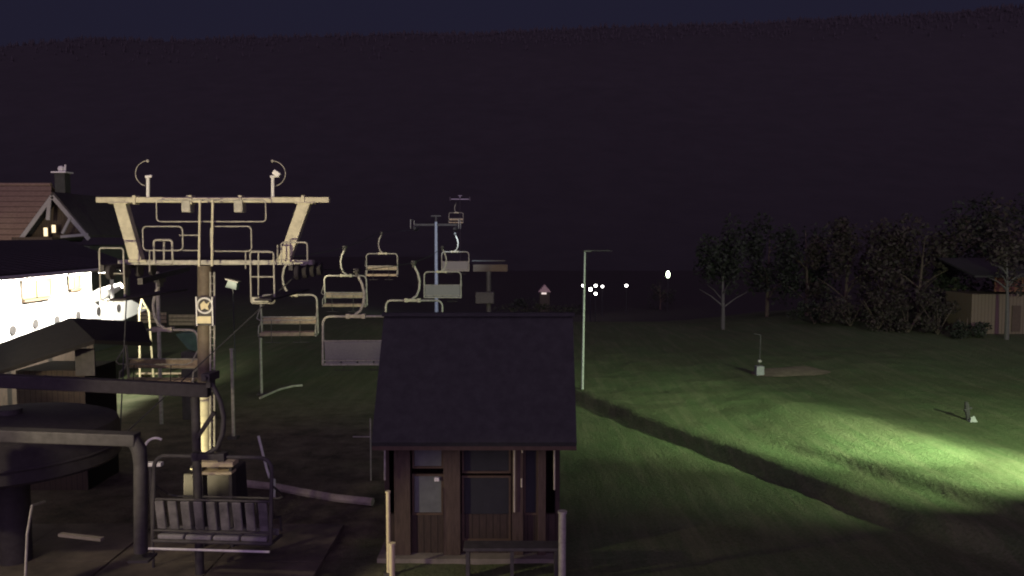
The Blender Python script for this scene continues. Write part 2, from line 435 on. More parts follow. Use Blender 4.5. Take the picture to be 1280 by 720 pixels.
b.build('lower_beam', 'galv', t1, .008)
for (u, bright) in ((185, 0), (341, 1)):
    b = MB(); b.tube([P(u, 250), P(u, 221)], .035, 8); b.tube([P(u - 3, 221), P(u + 5, 220)], .03, 8)
    mast = b.build('beam_mast', 'whitepaint', t1)
    sg = 1 if bright else -1
    c = P(u, 217); ring = arc(c, (sg, 0, 0), (0, 0, 1), .27, R(90), R(-75), 14)
    b = MB(); b.tube(ring, .010, 6); b.sphere(ring[0], .035, 8)
    sub(b, 'hoop', 'galv', mast)
    if bright:
        b = MB(); b.box(P(346, 217, Y1 - .08), (.16, .12, .1), Matrix.Rotation(R(35), 3, 'Y')); sub(b, 'lamp_head', 'whitepaint', mast, .01)
for u in (235, 300):
    b = MB(); b.box(P(u, 258), (.19, .26, .26)); b.tube([P(u, 250), P(u, 244)], .05, 8); b.build('hoist_box', 'galv', t1, .015)
def rail_loop(name, u0, v0, u1, v1, Y, r=.09, rad=.0145, extra=()):
    a = at(u0, v1, Y); c = at(u1, v0, Y)
    mb = MB(); mb.tube(round_rect((a.x, Y, a.z), (c.x, Y, c.z), r), rad, 8, closed=True)
    for (ua, va, ub, vb) in extra: mb.tube([at(ua, va, Y), at(ub, vb, Y)], rad * .9, 6)
    mb.build(name, 'galv', t1)
rail_loop('guard_rail', 196, 250, 332, 277, Y1 - .35, .08)
rail_loop('guard_rail', 179, 283, 228, 313, Y1 - .45, .09, extra=((224, 294, 250, 294), (187, 313, 187, 340), (228, 313, 250, 313)))
rail_loop('guard_rail', 264, 283, 314, 314, Y1 - .4, .08, extra=((307, 314, 307, 336), (314, 314, 338, 314)))
rail_loop('guard_rail', 193, 300, 215, 330, Y1 - .1, .06, .024, extra=((205, 302, 205, 326),))
rail_loop('catwalk_rail', 126, 310, 154, 376, Y1 - .9, .06, .017, extra=((126, 342, 154, 342),))
rail_loop('catwalk_rail', 314, 315, 342, 379, Y1 - .9, .05, .017, extra=((323, 316, 323, 369), (314, 346, 342, 346)))
rail_loop('catwalk_rail', 352, 303, 384, 331, Y1 - .5, .06, .017, extra=((347, 306, 347, 330),))
for u in (250, 266):
    b = MB(); b.bar(P(u, 250, Y1 - .5), P(u - (1 if u == 266 else 1), 333, Y1 - .5), .04, .04, Vector((0, 1, 0))); b.build('upright', 'paint', t1)
for (u, name) in ((160, 'sheave_train'), (381, 'sheave_train')):
    c = at(u, 338, Y1)
    b = MB(); b.bar(c + Vector((0, -1.1, .1)), c + Vector((0, 1.1, .1)), .08, .11)
    tr = b.build(name, 'dull', t1, .01)
    for k in range(4):
        w = MB(); w.disc(c + Vector((0.1, -.95 + .63 * k, 0)), (1, 0, 0), .15, .08, 18); sub(w, 'sheave', 'dark', tr)
    # catwalk deck below the sheaves
    b = MB(); b.box(c + Vector((.5 if u < 250 else -.45, 0, -.52)), (.34, 3.0, .04)); b.build('catwalk_deck', 'dark', t1)
b = MB(); b.box(P(328, 374, Y1 - .9), (.34, .3, .10)); b.build('step_plate', 'galv', t1)
# round emblem plate on the column
c = P(256, 382, Y1 - .36)
b = MB(); b.box(c + Vector((0, .05, -.12)), (.36, .03, .62)); pl = b.build('sign_board', 'dull', t1, .005)
b = MB(); b.tube([c + Vector((.16 * math.cos(a * .2618), 0, .16 * math.sin(a * .2618))) for a in range(24)], .02, 8, closed=True); sub(b, 'ring', 'whitepaint', pl)
b = MB(); b.prism([c + Vector(p) for p in ((-.1, 0, .02), (-.02, 0, .1), (.03, 0, .03), (.11, 0, .09), (.06, 0, -.02), (.08, 0, -.1), (-.01, 0, -.06), (-.08, 0, -.1))], (0, .02, 0)); sub(b, 'emblem', 'yellow', pl)
b = MB(); b.box(c + Vector((-.01, -.02, -.30)), (.30, .06, .15)); sub(b, 'panel', 'yellow', pl, .004)
b = MB()
for s_ in (-1, 1): b.box(c + Vector((.17 * s_, -.02, -.12)), (.025, .03, .62))
sub(b, 'edge_strip', 'whitepaint', pl)

# second and third pylons
def simple_pylon(u, v_top, v_base, Y, arm_px, m, label):
    top = at(u, v_top, Y); bs = Vector((top.x, Y, height(top.x, Y) - .3 if Y < 150 else hill_h(top.x, Y) - 2))
    t = thing('lift_pylon', label, 'lift pylon', bs)
    b = MB(); b.tube([bs, bs.lerp(top, .5), top + Vector((0, 0, .3))], [.20, .17, .14], 14); b.build('column', m if m == 'bluesteel' else 'dull', t)
    b = MB(); hw = arm_px / F * Y / 2
    b.bar(top + Vector((-hw, 0, 0)), top + Vector((hw, 0, 0)), .2, .2); b.build('cross_arm', 'dull' if m == 'bluesteel' else m, t)
    for s_ in (-1, 1):
        b = MB(); p = top + Vector((s_ * hw * .92, 0, -.4)); b.bar(p + Vector((0, -1.6, 0)), p + Vector((0, 1.6, 0)), .14, .2)
        st = b.build('sheave_train', 'dull', t)
        for k in range(4):
            w = MB(); w.disc(p + Vector((.14 * s_, -1.4 + .93 * k, .02)), (1, 0, 0), .24, .1, 14); sub(w, 'sheave', 'dark', st)
        b = MB(); q = p + Vector((s_ * .45, 0, .0))
        b.tube([q + Vector((0, -1.5, 0)), q + Vector((0, -1.5, .9)), q + Vector((0, 1.5, .9)), q + Vector((0, 1.5, 0))], .03, 6); b.build('catwalk_rail', 'galv', t)
    b = MB(); b.tube([top + Vector((0, 0, .2)), top + Vector((0, 0, .9))], .1, 8); b.bar(top + Vector((-.5, 0, .9)), top + Vector((.5, 0, .9)), .14, .14); b.build('lifting_frame', 'dull' if m == 'bluesteel' else m, t)
    return t
simple_pylon(545, 281, 385, 82, 52, 'bluesteel', 'thin pale blue grey pylon pole with a wide cross arm between the hanging chairs')
simple_pylon(575, 249, 300, 205, 22, 'whitepaint', 'distant pylon whose small pale T shaped head tops the row of chairs')  # white head stands in for light on it; its column stays dull

# haul rope: both lines joined over the pylons, down to the return wheel
def spline(pts, n=6):
    out = []
    for i in range(len(pts) - 1):
        a, b_ = pts[i], pts[i + 1]; pa, pb = pts[max(0, i - 1)], pts[min(len(pts) - 1, i + 2)]
        for k in range(n):
            t = k / n; ma = (b_ - pa) / max(.01, (b_.y - pa.y)) * (b_.y - a.y); mb_ = (pb - a) / max(.01, (pb.y - a.y)) * (b_.y - a.y)
            h = (2 * t ** 3 - 3 * t * t + 1) * a + (t ** 3 - 2 * t * t + t) * ma + (-2 * t ** 3 + 3 * t * t) * b_ + (t ** 3 - t * t) * mb_
            out.append(h)
    return out + [pts[-1]]
L = sorted([at(160, 334, Y1)] + ropeL + [at(525, 284, 82), at(566, 250, 205)], key=lambda p: p.y)
Rr = sorted([at(381, 334, Y1)] + ropeR + [at(566, 284, 82), at(584, 250, 205)], key=lambda p: p.y)
far = Vector((-14, 420, 46))
path = [far + Vector((4, 0, 0))] + spline(Rr)[::-1] + [Vector((-7.95, 15.9, 2.4))]
path2 = [Vector((-8.0, 16.1, 2.45))] + spline(L) + [far]
b = MB(); b.tube(path, .014, 6); b.tube(path2, .014, 6)
tag(b.build('haul_rope', 'rope'), 'thin dark steel rope that carries all the hanging chairs over the pylons', 'lift rope')

# return station: wheel, portal beams, storage rail
BW = Vector((-9.85, 15.5, 2.93)); BR = 1.95
t = thing('wheel_cover', 'dark round wheel cover on a post behind the bent portal beam at the lower left', 'wheel cover', (BW.x, BW.y, 0))
b = MB(); prof = [(0, .12), (.9, .08), (1.6, .0), (1.9, -.1), (1.95, -.25), (1.95, -.8), (1.88, -.86), (0, -.86)]
n = 40; vs_ = []
for r_, z_ in prof:
    for k in range(n): vs_.append(BW + Vector((r_ * math.cos(6.28319 * k / n), r_ * math.sin(6.28319 * k / n), z_ + .0)))
b.add(vs_, [(i * n + k, i * n + (k + 1) % n, (i + 1) * n + (k + 1) % n, (i + 1) * n + k) for i in range(len(prof) - 1) for k in range(n)]); b.smooth = True
b.build('cover', 'dark', t)
b = MB(); b.tube([BW + Vector((1.96 * math.cos(6.28319 * k / n), 1.96 * math.sin(6.28319 * k / n), -.55)) for k in range(n)], .035, 6, closed=True); b.build('rim_band', 'dark', t)
b = MB(); b.tube([Vector((BW.x, BW.y, 0)), BW - Vector((0, 0, .8))], .3, 14); b.build('post', 'dark', t)
b = MB(); b.disc(BW + Vector((0, 0, .15)), (0, 0, 1), .22, .12); b.build('hub_cap', 'dull', t)

t = thing('station_portal', 'grey steel portal with a bent corner post across the lower left yard', 'steel portal', (-6.05, 13.0, 0))
b = MB(); b.bar(at(-60, 541, 13), at(172, 549, 13), .26, .2); b.build('beam', 'dull', t, .02)
b = MB(); pp = [at(158, 549, 13), at(168, 552, 13), at(174, 562, 13), at(176, 580, 13), at(176, 690, 13)]; b.tube(pp, [.10, .12, .12, .11, .11], 12); b.build('corner_post', 'dull', t)
b = MB(); b.tube([at(-60, 541, 13), Vector((at(-60, 541, 13).x, 13, 0))], .12, 12); b.build('corner_post', 'dull', t)
b = MB(); b.box(at(178, 690, 13) + Vector((0, 0, -.1)), (.34, .34, .04)); b.build('foot_plate', 'dull', t)

t = thing('chair_hanging_rail', 'dark overhead beam on two posts above the parked chair with slatted backrest', 'steel rail', (at(246, 600, 14.5).x, 14.5, 0))
b = MB(); b.bar(at(-40, 474, 14.5), at(262, 488, 14.5), .2, .24); b.build('beam', 'dark', t, .02)
b = MB(); q = at(244, 492, 14.9); b.tube([q, Vector((q.x, q.y, 0.05))], .085, 10); b.build('post', 'dull', t)
b = MB(); q = at(-40, 476, 14.9); b.tube([q, Vector((q.x, q.y, 0.05))], .085, 10); b.build('post', 'dull', t)
b = MB(); b.bar(at(246, 548, 14.75), at(268, 515, 14.75), .07, .07); b.build('brace', 'dark', t)

t = thing('storage_rail', 'storage rail on thin posts for parked chairs, left of the gantry column', 'steel rail', (-10.3, 24, 0))
g = h0.location
b = MB(); b.bar(g + Vector((.9, -3.2, .14)), g + Vector((-1.2, 5, .14)), .12, .16); b.build('beam', 'dull', t)
for (u, v, Y) in ((202, 530, 27.8), (292, 548, 25.4), (327, 494, 32.4)):
    pb = on_ground(u, v); 
    b = MB(); topz = 5.3 if u == 202 else (2.9 if u == 292 else 2.35)
    if u == 202:
        b.tube([pb, Vector((pb.x, pb.y, topz))], .07, 8); b.build('post', 'galv', t)
    else:
        tt = thing('steel_post', 'slim rusty steel post right of the gantry column' if u == 292 else 'slim pale post standing below the lone cream seat chair', 'post', tuple(pb))
        b.tube([pb, Vector((pb.x, pb.y, topz))], .055, 8); b.build('shaft', 'galv', tt)
        b = MB(); b.box(pb + Vector((0, 0, .04)), (.3, .3, .08)); b.build('foot_plate', 'dull', tt)
        b = MB(); b.disc(Vector((pb.x, pb.y, topz)), (0, 0, 1), .07, .05, 12); b.build('cap', 'galv', tt)

# small station clutter
def fence_panel(u0, u1, v, Y, label):
    a, c = at(u0, v, Y), at(u1, v, Y); z0 = height(a.x, Y)
    t = thing('plank_barrier', label, 'barrier', ((a.x + c.x) / 2, Y, z0), 'low plank barriers behind the gantry')
    for k, zz in enumerate((.35, .62, .89)):
        b = MB(); b.box(((a.x + c.x) / 2, Y, z0 + zz), (c.x - a.x, .05, .22)); b.build('plank', 'seat', t, .01)
    for x in (a.x + .1, c.x - .1):
        b = MB(); b.box((x, Y + .08, z0 + .5), (.1, .1, 1.05)); b.build('post', 'post', t, .01)
fence_panel(171, 208, 396, 58, 'low plank barrier touching the pointed end of the white terrace')
fence_panel(211, 244, 398, 56.5, 'low plank barrier just left of the round sign on the gantry column')
def plank_bench(u, v, label):
    p = on_ground(u, v); 
    t = thing('plank_ramp', label, 'plank ramp', tuple(p))
    for k in range(4):
        b = MB(); b.box(p + Vector((0, -.5 + .26 * k, .62 - .05 * k)), (2.0, .23, .05)); b.build('plank', 'seat', t, .01)
    for s_ in (-.85, .85):
        b = MB(); b.box(p + Vector((s_, -.1, .28)), (.1, .9, .56)); b.build('trestle', 'post', t)
plank_bench(207, 482, 'raised plank ramp under the chair parked on the storage rail')
# green sheet by the column
p = at(238, 430, 28); b = MB()
gp = [p + Vector((-.55, 0, .35)), p + Vector((.15, .1, .42)), p + Vector((.32, .15, .1)), p + Vector((.35, .1, -.35)), p + Vector((-.1, 0, -.2))]
t = thing('green_tarpaulin', 'green tarpaulin draped over a stack beside the gantry column', 'tarpaulin', (p.x, p.y, 0))
b.prism(gp, (.05, 1.1, .0)); b.build('sheet', 'greenfoil', t, .04)
b = MB(); b.box((p.x - .02, p.y + .55, (p.z - .3) / 2), (.75, .9, p.z - .3)); b.build('stack', 'dull', t, .02)

p = at(291, 356, 38); g = height(p.x, 38)
t = thing('hooded_box', 'small hooded box on a thin dark pole just right of the round column sign', 'hooded box', (p.x, 38, g))
b = MB(); b.tube([Vector((p.x, 38.1, g)), p], .03, 6); b.build('pole', 'rope', t)
b = MB(); b.box(p, (.55, .4, .36), Matrix.Rotation(R(14), 3, 'Y'), .8); b.build('box', mat('pale_teal_paint', (.05, .062, .06), .7), t, .03)
b = MB(); b.box(p + Vector((.03, -.02, .21)), (.62, .5, .05), Matrix.Rotation(R(14), 3, 'Y')); b.build('hood', 'dull', t, .01)
# bent white barrier pole and kerb, hose
pa, pb, pc = at(323, 545, 20.6), at(333, 585, 20.6), on_ground(342, 622)
t = thing('barrier_pole', 'white bent barrier pole leaning over the pale kerb right of the station', 'barrier pole', tuple(pc))
b = MB(); b.tube([pa, pb, at(337, 597, 20.4)], .035, 8); b.build('arm', 'whitepaint', t)
b = MB(); b.tube([at(342, 600, 20.2), pc], .05, 8); b.build('post', 'whitepaint', t)
b = MB()
pts = [on_ground(u, v) + Vector((0, 0, .09)) for u, v in ((268, 606), (310, 609), (345, 613), (380, 620), (420, 627), (466, 632))]
b.tube(pts, .10, 8); k = b.build('pale_kerb', 'palestone'); tag(k, 'pale rounded kerb running across the yard towards the hut corner', 'kerb')
b = MB(); b.tube([on_ground(u, v) + Vector((0, 0, .05)) for u, v in ((325, 499), (336, 494), (350, 488), (366, 484), (378, 483))], .05, 8)
tag(b.build('water_hose', 'galv'), 'pale curved hose lying on the dark grass below the lone cream chair', 'hose')
# step plates at column foot
t = thing('equipment_bench', 'low pale bench of two boards by the gantry footing', 'bench', tuple(on_ground(270, 640)))
q = P(272, 578, 16.3)
b = MB(); b.box(q, (.75, .35, .1)); b.build('top', 'yellow', t, .01)
b = MB(); b.box(q + Vector((0, -.05, -.18)), (.7, .3, .05)); b.build('shelf', 'yellow', t, .01)
for s_ in (-.3, .3):
    b = MB(); b.box(Vector((q.x + s_, q.y, (q.z - .06) / 2)), (.06, .25, q.z - .06)); b.build('leg', 'dull', t)
t = thing('control_post', 'small pale control post with a T shaped top beside the bent portal post', 'control post', tuple(on_ground(186, 655)))
q = at(188, 582, 15.2)
b = MB(); b.tube([q, Vector((q.x, q.y, 0))], .03, 8); b.build('post', 'dull', t)
b = MB(); b.box(q + Vector((.06, 0, .03)), (.34, .14, .07)); b.build('top', 'whitepaint', t, .01)
b = MB(); b.tube(arc(q + Vector((.12, 0, .32)), (1, 0, 0), (0, 0, 1), .22, R(160), R(60), 6), .025, 8); b.build('handle', 'whitepaint', t)
# guard barrier at bottom left
t = thing('tube_barrier', 'thin pale tube barrier in the lower left corner of the yard', 'barrier', tuple(on_ground(36, 700)))
b = MB(); b.tube([at(40, 632, 12.6), at(34, 668, 12.2), Vector((at(22, 725, 11.4).x, 11.4, .1))], .02, 8); b.build('post', 'galv', t)
b = MB(); b.tube([at(40, 632, 12.6), at(56, 627, 13.2)], .018, 8); b.build('rail', 'galv', t)
b = MB(); b.bar(at(75, 668, 13.4), at(128, 674, 13.2), .09, .05)
tag(b.build('timber_plank', 'concrete'), 'short pale plank lying beside the bent portal post', 'plank')

# ------------------------------------------------------------------ operator hut
HX0, HX1 = at(480, 600, 15.9).x, at(700, 600, 15.9).x
YF = 15.9; YB = 17.5
t = thing('operator_hut', 'wooden lift hut with a steep dark shingle roof and brown timber posts', 'hut', ((HX0 + HX1) / 2, YF, 0))
eL, eR = at(464, 553, 15.2), at(721, 553, 15.2); rL, rR = at(480, 394, 16.7), at(716, 394, 16.7)
b = MB()
nrm = (eR - eL).cross(rL - eL).normalized()
off = Vector((0, .06, -.1))
b.prism([eL, eR, rR, rL], off)
bl, br = Vector((eL.x, 18.3, eL.z)), Vector((eR.x, 18.3, eR.z))
b.prism([rL + Vector((0, .01, 0)), rR + Vector((0, .01, 0)), br, bl], Vector((0, -.06, -.1)))
rf = b.build('roof', 'shingle', t)
b = MB(); b.bar(rL + Vector((-.03, .0, .02)), rR + Vector((.03, .0, .02)), .22, .07); sub(b, 'ridge_cap', 'shingle', rf)
b = MB(); b.bar(eL + Vector((0, .08, -.10)), eR + Vector((0, .08, -.10)), .05, .14); sub(b, 'fascia', 'frame', rf)
zc = 2.9
b = MB(); b.box(((HX0 + HX1) / 2, YB, zc / 2), (HX1 - HX0, .1, zc)); 
for x in (HX0 + .05, HX1 - .05): b.box((x, (YF + YB) / 2, zc / 2), (.1, YB - YF - .1, zc))
b.box(((HX0 + HX1) / 2, YF, .45), (HX1 - HX0 - .2, .09, .9))
b.build('wall', 'wood', t)
b = MB(); b.box(((HX0 + HX1) / 2, (YF + YB) / 2 - .1, .04), (HX1 - HX0 + .2, YB - YF + .5, .12)); b.build('floor_slab', 'concrete', t)
def hx(u): return at(u, 600, YF).x
for (u0, u1) in ((494, 514), (555, 576), (640, 654), (672, 682)):
    b = MB(); b.box(((hx(u0) + hx(u1)) / 2, YF - .1, 1.4), (hx(u1) - hx(u0), .14, 2.6)); b.build('post', 'post', t, .008)
def pane(u0, v0, u1, v1, m):
    a, c = at(u0, v0, YF), at(u1, v1, YF)
    w = MB(); fwid = .04
    cx, cz, sx_, sz = (a.x + c.x) / 2, (a.z + c.z) / 2, c.x - a.x, a.z - c.z
    for dz in (-1, 1): w.box((cx, YF - .03, cz + dz * (sz / 2 + fwid / 2)), (sx_ + 2 * fwid, .07, fwid))
    for dx in (-1, 1): w.box((cx + dx * (sx_ / 2 + fwid / 2), YF - .03, cz), (fwid, .07, sz))
    wf = w.build('window', 'frame', t)
    g = MB(); g.box((cx, YF - .01, cz), (sx_, .02, sz)); sub(g, 'pane', m, wf)
pane(518, 556, 552, 582, 'palewin'); pane(518, 594, 552, 640, 'palewin')
pane(580, 560, 636, 588, 'glass'); pane(580, 596, 636, 672, 'glass'); pane(657, 560, 670, 640, 'glass')
for (u0, v0, v1) in ((653, 557, 566), (652, 598, 609), (693, 563, 612), (643, 560, 640)):
    a, c = at(u0, v0, YF - .22), at(u0, v1, YF - .22); b = MB(); b.tube([a, c], .018, 8); b.build('drainpipe' if u0 == 693 else 'trim_strip', 'paint', t)
b = MB(); b.box(at(546, 599, YF - .12), (.10, .06, .08)); b.build('latch', 'whitepaint', t, .01)
b = MB(); b.tube([at(481, 556, 15.5), at(481, 600, 15.5)], .02, 8); b.build('downpipe', 'galv', t)
# marker posts in front of the hut
def marker(u, v0, v1, Y, r, m, label, g=None):
    a, c = at(u, v0, Y), at(u, v1, Y); c.z = max(0, min(c.z, .3)) if v1 > 700 else c.z
    bs = Vector((a.x, Y, 0))
    t = thing('marker_post', label, 'post', tuple(bs), g)
    b = MB(); b.tube([bs, Vector((a.x, Y, a.z))], r, 10); b.build('shaft', m, t)
    b = MB(); b.disc(Vector((a.x, Y, a.z)), (0, 0, 1), r * 1.25, .04, 12); b.build('cap', m, t)
    b = MB(); b.disc(Vector((a.x, Y, .04)), (0, 0, 1), r * 2.6, .05, 14); b.build('foot_plate', 'dull', t)
marker(490, 680, 730, 13.6, .05, 'yellow', 'short pale yellow post standing in front of the hut left corner')
marker(485, 615, 640, 15.0, .04, 'yellow', 'taller slim pale post beside the hut left corner')
marker(703, 640, 735, 14.6, .07, 'galv', 'grey post in front of the hut right corner')
# low counter in front of hut
q = at(640, 700, 14.9)
t = thing('plank_counter', 'low dark counter in front of the hut windows', 'counter', (q.x, 14.9, 0))
b = MB(); b.box((at(640, 690, 14.9).x, 14.9, .62), (at(700, 690, 14.9).x - at(580, 690, 14.9).x, .4, .06)); b.build('top', 'dull', t, .01)
for u in (585, 640, 695):
    b = MB(); b.box((at(u, 690, 14.9).x, 14.9, .3), (.07, .3, .58)); b.build('leg', 'dull', t)

# little post with rail left of the hut
t = thing('corner_rail', 'thin pale L shaped rail left of the hut roof eave', 'rail', tuple(on_ground(463, 590)))
qa, qb = at(463, 523, 21), at(463, 546, 21)
b = MB(); b.tube([qa, Vector((qb.x, 21, 0))], .02, 8); b.build('post', 'galv', t)
b = MB(); b.tube([qb, at(441, 546, 21)], .018, 8); b.build('rail', 'galv', t)

# ------------------------------------------------------------------ lodge with the lit terrace
def fx(y): return -16.0 - .055 * (y - 25)
def rx(y): return fx(y) + .14
Z_E = 5.22
t = thing('terrace_lodge', 'low lodge with dark sheet roof and a glaring white floodlit terrace wall', 'lodge', (-17, 25, 0))
y0, y1 = 13.0, 31.0
def face(y, z, d=0.0): return Vector((fx(y) + d, y, z))
b = MB(); b.prism([face(y0, 3.01), face(y1, 3.01), face(y1, Z_E - .06), face(y0, Z_E - .06)], (-.3, 0, 0)); b.build('facade', 'white', t)
b = MB(); b.prism([Vector((fx(y0) - .31, y0, 0)), Vector((fx(y1) - .31, y1, 0)), Vector((fx(y1) - .31, y1, 5)), Vector((fx(y0) - .31, y0, 5))], (-9, 0, 0)); b.build('rear_block', 'wood', t)
b = MB(); b.prism([face(y0, 0), face(y1, 0), face(y1, 3.0), face(y0, 3.0)], (-.25, 0, 0)); b.build('base_wall', 'wood', t)
ez = .55
ov = Vector((1.45, 0, .115))
b = MB(); ra, rb = face(y0 - 1, Z_E) + ov, face(31.5, Z_E) + ov
rc, rd = Vector((rb.x - 6, 37.5, Z_E + 1.05)), Vector((ra.x - 6, y0 - 1, Z_E + 1.05))
b.prism([ra, rb, rc, rd], (0, 0, .10)); b.prism([rd, rc, rc + Vector((-6, 0, -1.5)), rd + Vector((-6, 0, -1.5))], (0, 0, .10))
ro = b.build('roof', 'sheet', t)
b = MB(); b.tube([ra + Vector((.07, 0, .0)), rb + Vector((.07, 0, .0))], .055, 8); sub(b, 'gutter', 'whitepaint', ro)
b = MB()
for k in range(26):
    y = y0 + k * .7; p = face(y, Z_E + .12) + ov; b.bar(p, p + Vector((-6, 0, .93)), .04, .03)
sub(b, 'seam', 'sheet', ro)
# parapet with round ports
def par(y, z): return Vector((rx(y), y, z))
def on_par(u, v):
    y = -16 / ((u - 640) / F)
    for _ in range(6): y = rx(y) / ((u - 640) / F)
    p = at(u, v, y); p.x = rx(y); return p
p_l, p_r = on_par(0, 431), on_par(150, 401)
dz = (p_r.z - p_l.z) / (p_r.y - p_l.y)
tip = on_par(184, 386); tt_ = on_par(157, 372)
b = MB(); poly = [par(y0, p_l.z + dz * (y0 - p_l.y)), p_r, tip, tt_, par(tt_.y - 2.5, tt_.z + .1), par(y0, tt_.z + .1)]; b.prism(poly, (-.1, 0, 0)); pp_ = b.build('parapet', 'white', t)
print('PARAPET', p_l, p_r, tip, tt_)
for (u, v) in ((12, 413), (41, 405), (68, 400), (95, 394), (121, 389), (146, 385)):
    c = on_par(u, v) + Vector((.01, 0, 0))
    d = MB(); d.disc(c, (1, .0, 0), .16, .05, 20); sub(d, 'port', 'dark', pp_)
def lodge_window(u0, u1, z0, z1):
    ya = fx(25) / ((u0 - 640) / F); yb = fx(25) / ((u1 - 640) / F)
    for _ in range(4): ya = fx(ya) / ((u0 - 640) / F); yb = fx(yb) / ((u1 - 640) / F)
    w = MB(); w.prism([face(ya, z0, .02), face(yb, z0, .02), face(yb, z1, .02), face(ya, z1, .02)], (.02, 0, 0)); wf = w.build('window', 'curtain', t)
    s_ = MB(); s_.prism([face(ya, z0 - .1, .02), face(yb, z0 - .1, .02), face(yb, z0 - .015, .02), face(ya, z0 - .015, .02)], (.12, 0, 0)); sub(s_, 'sill', 'frame', wf)
    for yy in (ya, yb, (ya + yb) / 2):
        s_ = MB(); s_.prism([face(yy - .03, z0, .042), face(yy + .03, z0, .042), face(yy + .03, z1, .042), face(yy - .03, z1, .042)], (.03, 0, 0)); sub(s_, 'frame', 'frame' if yy != (ya + yb) / 2 else 'curtain', wf)
lodge_window(24, 61, 4.45, 5.08); lodge_window(83, 98, 4.6, 5.08)
# dark end bay and pillar
b = MB(); b.box((fx(31) + 1.0, 30.6, 4.2), (.10, .10, 2.0)); b.build('pillar', 'white', t, .01)
LAMPS = []
for k, y in enumerate((16.5, 19.5, 22.0, 24.5, 27.0, 29.2, 31.0)):
    p = face(y, 5.22, 1.25)
    b = MB(); b.box(p, (.16, .3, .05)); fx_ = b.build('wall_lamp', 'whitepaint', t)
    g = MB(); g.box(p + Vector((0, 0, -.035)), (.12, .24, .02)); sub(g, 'bulb', glow('terrace_bulb', (1, .95, .82), 30), fx_)
    LAMPS.append(p + Vector((0, 0, -.12)))
# folded white parasol on the terrace end
q = at(137, 372, 31.2)
t = thing('folded_parasol', 'white folded parasol leaning over the terrace end', 'parasol', (q.x, q.y, 3.33))
a_, c_ = at(117, 372, 31.0), at(152, 357, 31.0)
b = MB(); b.tube([a_, a_.lerp(c_, .3), a_.lerp(c_, .75), c_], [.22, .24, .17, .1], 12); b.build('canopy', 'white', t)
b = MB(); b.tube([a_.lerp(c_, .5), Vector((a_.lerp(c_, .5).x, 31.0, 3.33))], .03, 8); b.build('pole', 'galv', t)
# A-frame board by the terrace tip
q = at(179, 388, 33.5); 
t = thing('a_frame_stand', 'small pale A frame stand at the pointed end of the terrace', 'stand', (q.x, q.y, 0))
b = MB(); tp = at(177, 374, 33.5)
b.tube([tp, at(174, 391, 33.2), Vector((at(172, 391, 33).x, 33.0, 0))], .04, 8); b.build('leg', 'yellow', t)
b = MB(); b.tube([tp, at(186, 390, 33.8), Vector((at(190, 391, 34).x, 34.0, 0))], .04, 8); b.build('leg', 'yellow', t)
b = MB(); b.tube([at(173, 386, 33.3), at(184, 385, 33.7)], .03, 8); b.build('rung', 'yellow', t)

# dark kiosk roof in front of terrace
t = thing('dark_kiosk', 'low dark kiosk roof standing in front of the white terrace wall', 'kiosk', (-13, 20.6, 0))
ka, kb, kc, kd = at(-30, 440, 20.2), at(88, 397, 21.6), at(178, 402, 23.6), at(110, 452, 20.0)
ke = at(-40, 490, 18.2)
b = MB(); b.prism([at(-40, 444, 20.0), kb, at(118, 425, 19.6), at(-40, 476, 18.4)], (0, 0, -.1)); b.prism([kb + Vector((.004, 0, 0)), kc, at(190, 428, 21.2), at(118.2, 425, 19.6)], (0, 0, -.1))
b.build('roof', 'kioskroof', t)
wl, wr = at(-40, 476, 19.0).x, at(176, 430, 21.6).x
b = MB(); b.box(((wl + wr) / 2 - .2, 21.0, 1.55), (wr - wl - 1.2, 1.6, 3.1)); b.build('wall', 'wood', t)
b = MB(); q = at(75, 462, 19.0); b.box((q.x, 20.14, q.z), (.5, .05, .7)); b.build('hatch', 'dull', t, .01)

# ------------------------------------------------------------------ house behind the lodge roof
HY = 46.0
t = thing('tiled_house', 'house with brown tiled roof, dark cross gable and pale bargeboards', 'house', (at(40, 300, HY).x, HY + 3, 0))
p0, p1 = at(-60, 231, HY + 3), at(64, 231, HY + 3); q0, q1 = at(-60, 300, HY - 1), at(64, 300, HY - 1)
b = MB(); b.prism([q0, q1, p1, p0], (0, .1, -.12)); b.prism([p0 + Vector((0, .02, 0)), p1 + Vector((0, .02, 0)), p1 + Vector((0, 4, -2.6)), p0 + Vector((0, 4, -2.6))], (0, .1, -.12)); rf = b.build('roof', 'tile', t)
b = MB(); b.tube([p0, p1], .12, 8); sub(b, 'ridge_cap', 'tile', rf)
b = MB(); b.box(((q0.x + p1.x) / 2, HY + 3, 2.5), (p1.x - q0.x - .6, 5.5, 5.6)); b.build('wall', 'shingle', t)
ap_, gl_, gr_ = at(66, 243, HY - 2.2), at(22, 303, HY - 2.2), at(112, 297, HY - 2.2)
b = MB(); back = Vector((0, 6.5, 0))
b.prism([gl_, ap_, ap_ + back, gl_ + back], (-.02, 0, .14)); b.prism([ap_ + Vector((.005, 0, 0)), gr_, gr_ + back, ap_ + back + Vector((.005, 0, 0))], (.02, 0, .14))
b.build('gable_roof', 'sheet', t)
for (a, c) in ((gl_, ap_), (ap_, gr_)):
    b = MB(); b.bar(a + Vector((0, -.06, -.1)), c + Vector((0, -.06, -.1)), .05, .22); b.build('bargeboard', 'mesh', t)
b = MB(); b.bar(at(78, 292, HY - 2.3), at(88, 272, HY - 2.3), .08, .14); b.bar(at(76, 296, HY - 2.28), at(110, 293, HY - 2.28), .08, .14); b.bar(at(62, 250, HY - 2.3), at(60, 275, HY - 2.3), .08, .2); b.build('gable_truss', 'mesh', t)
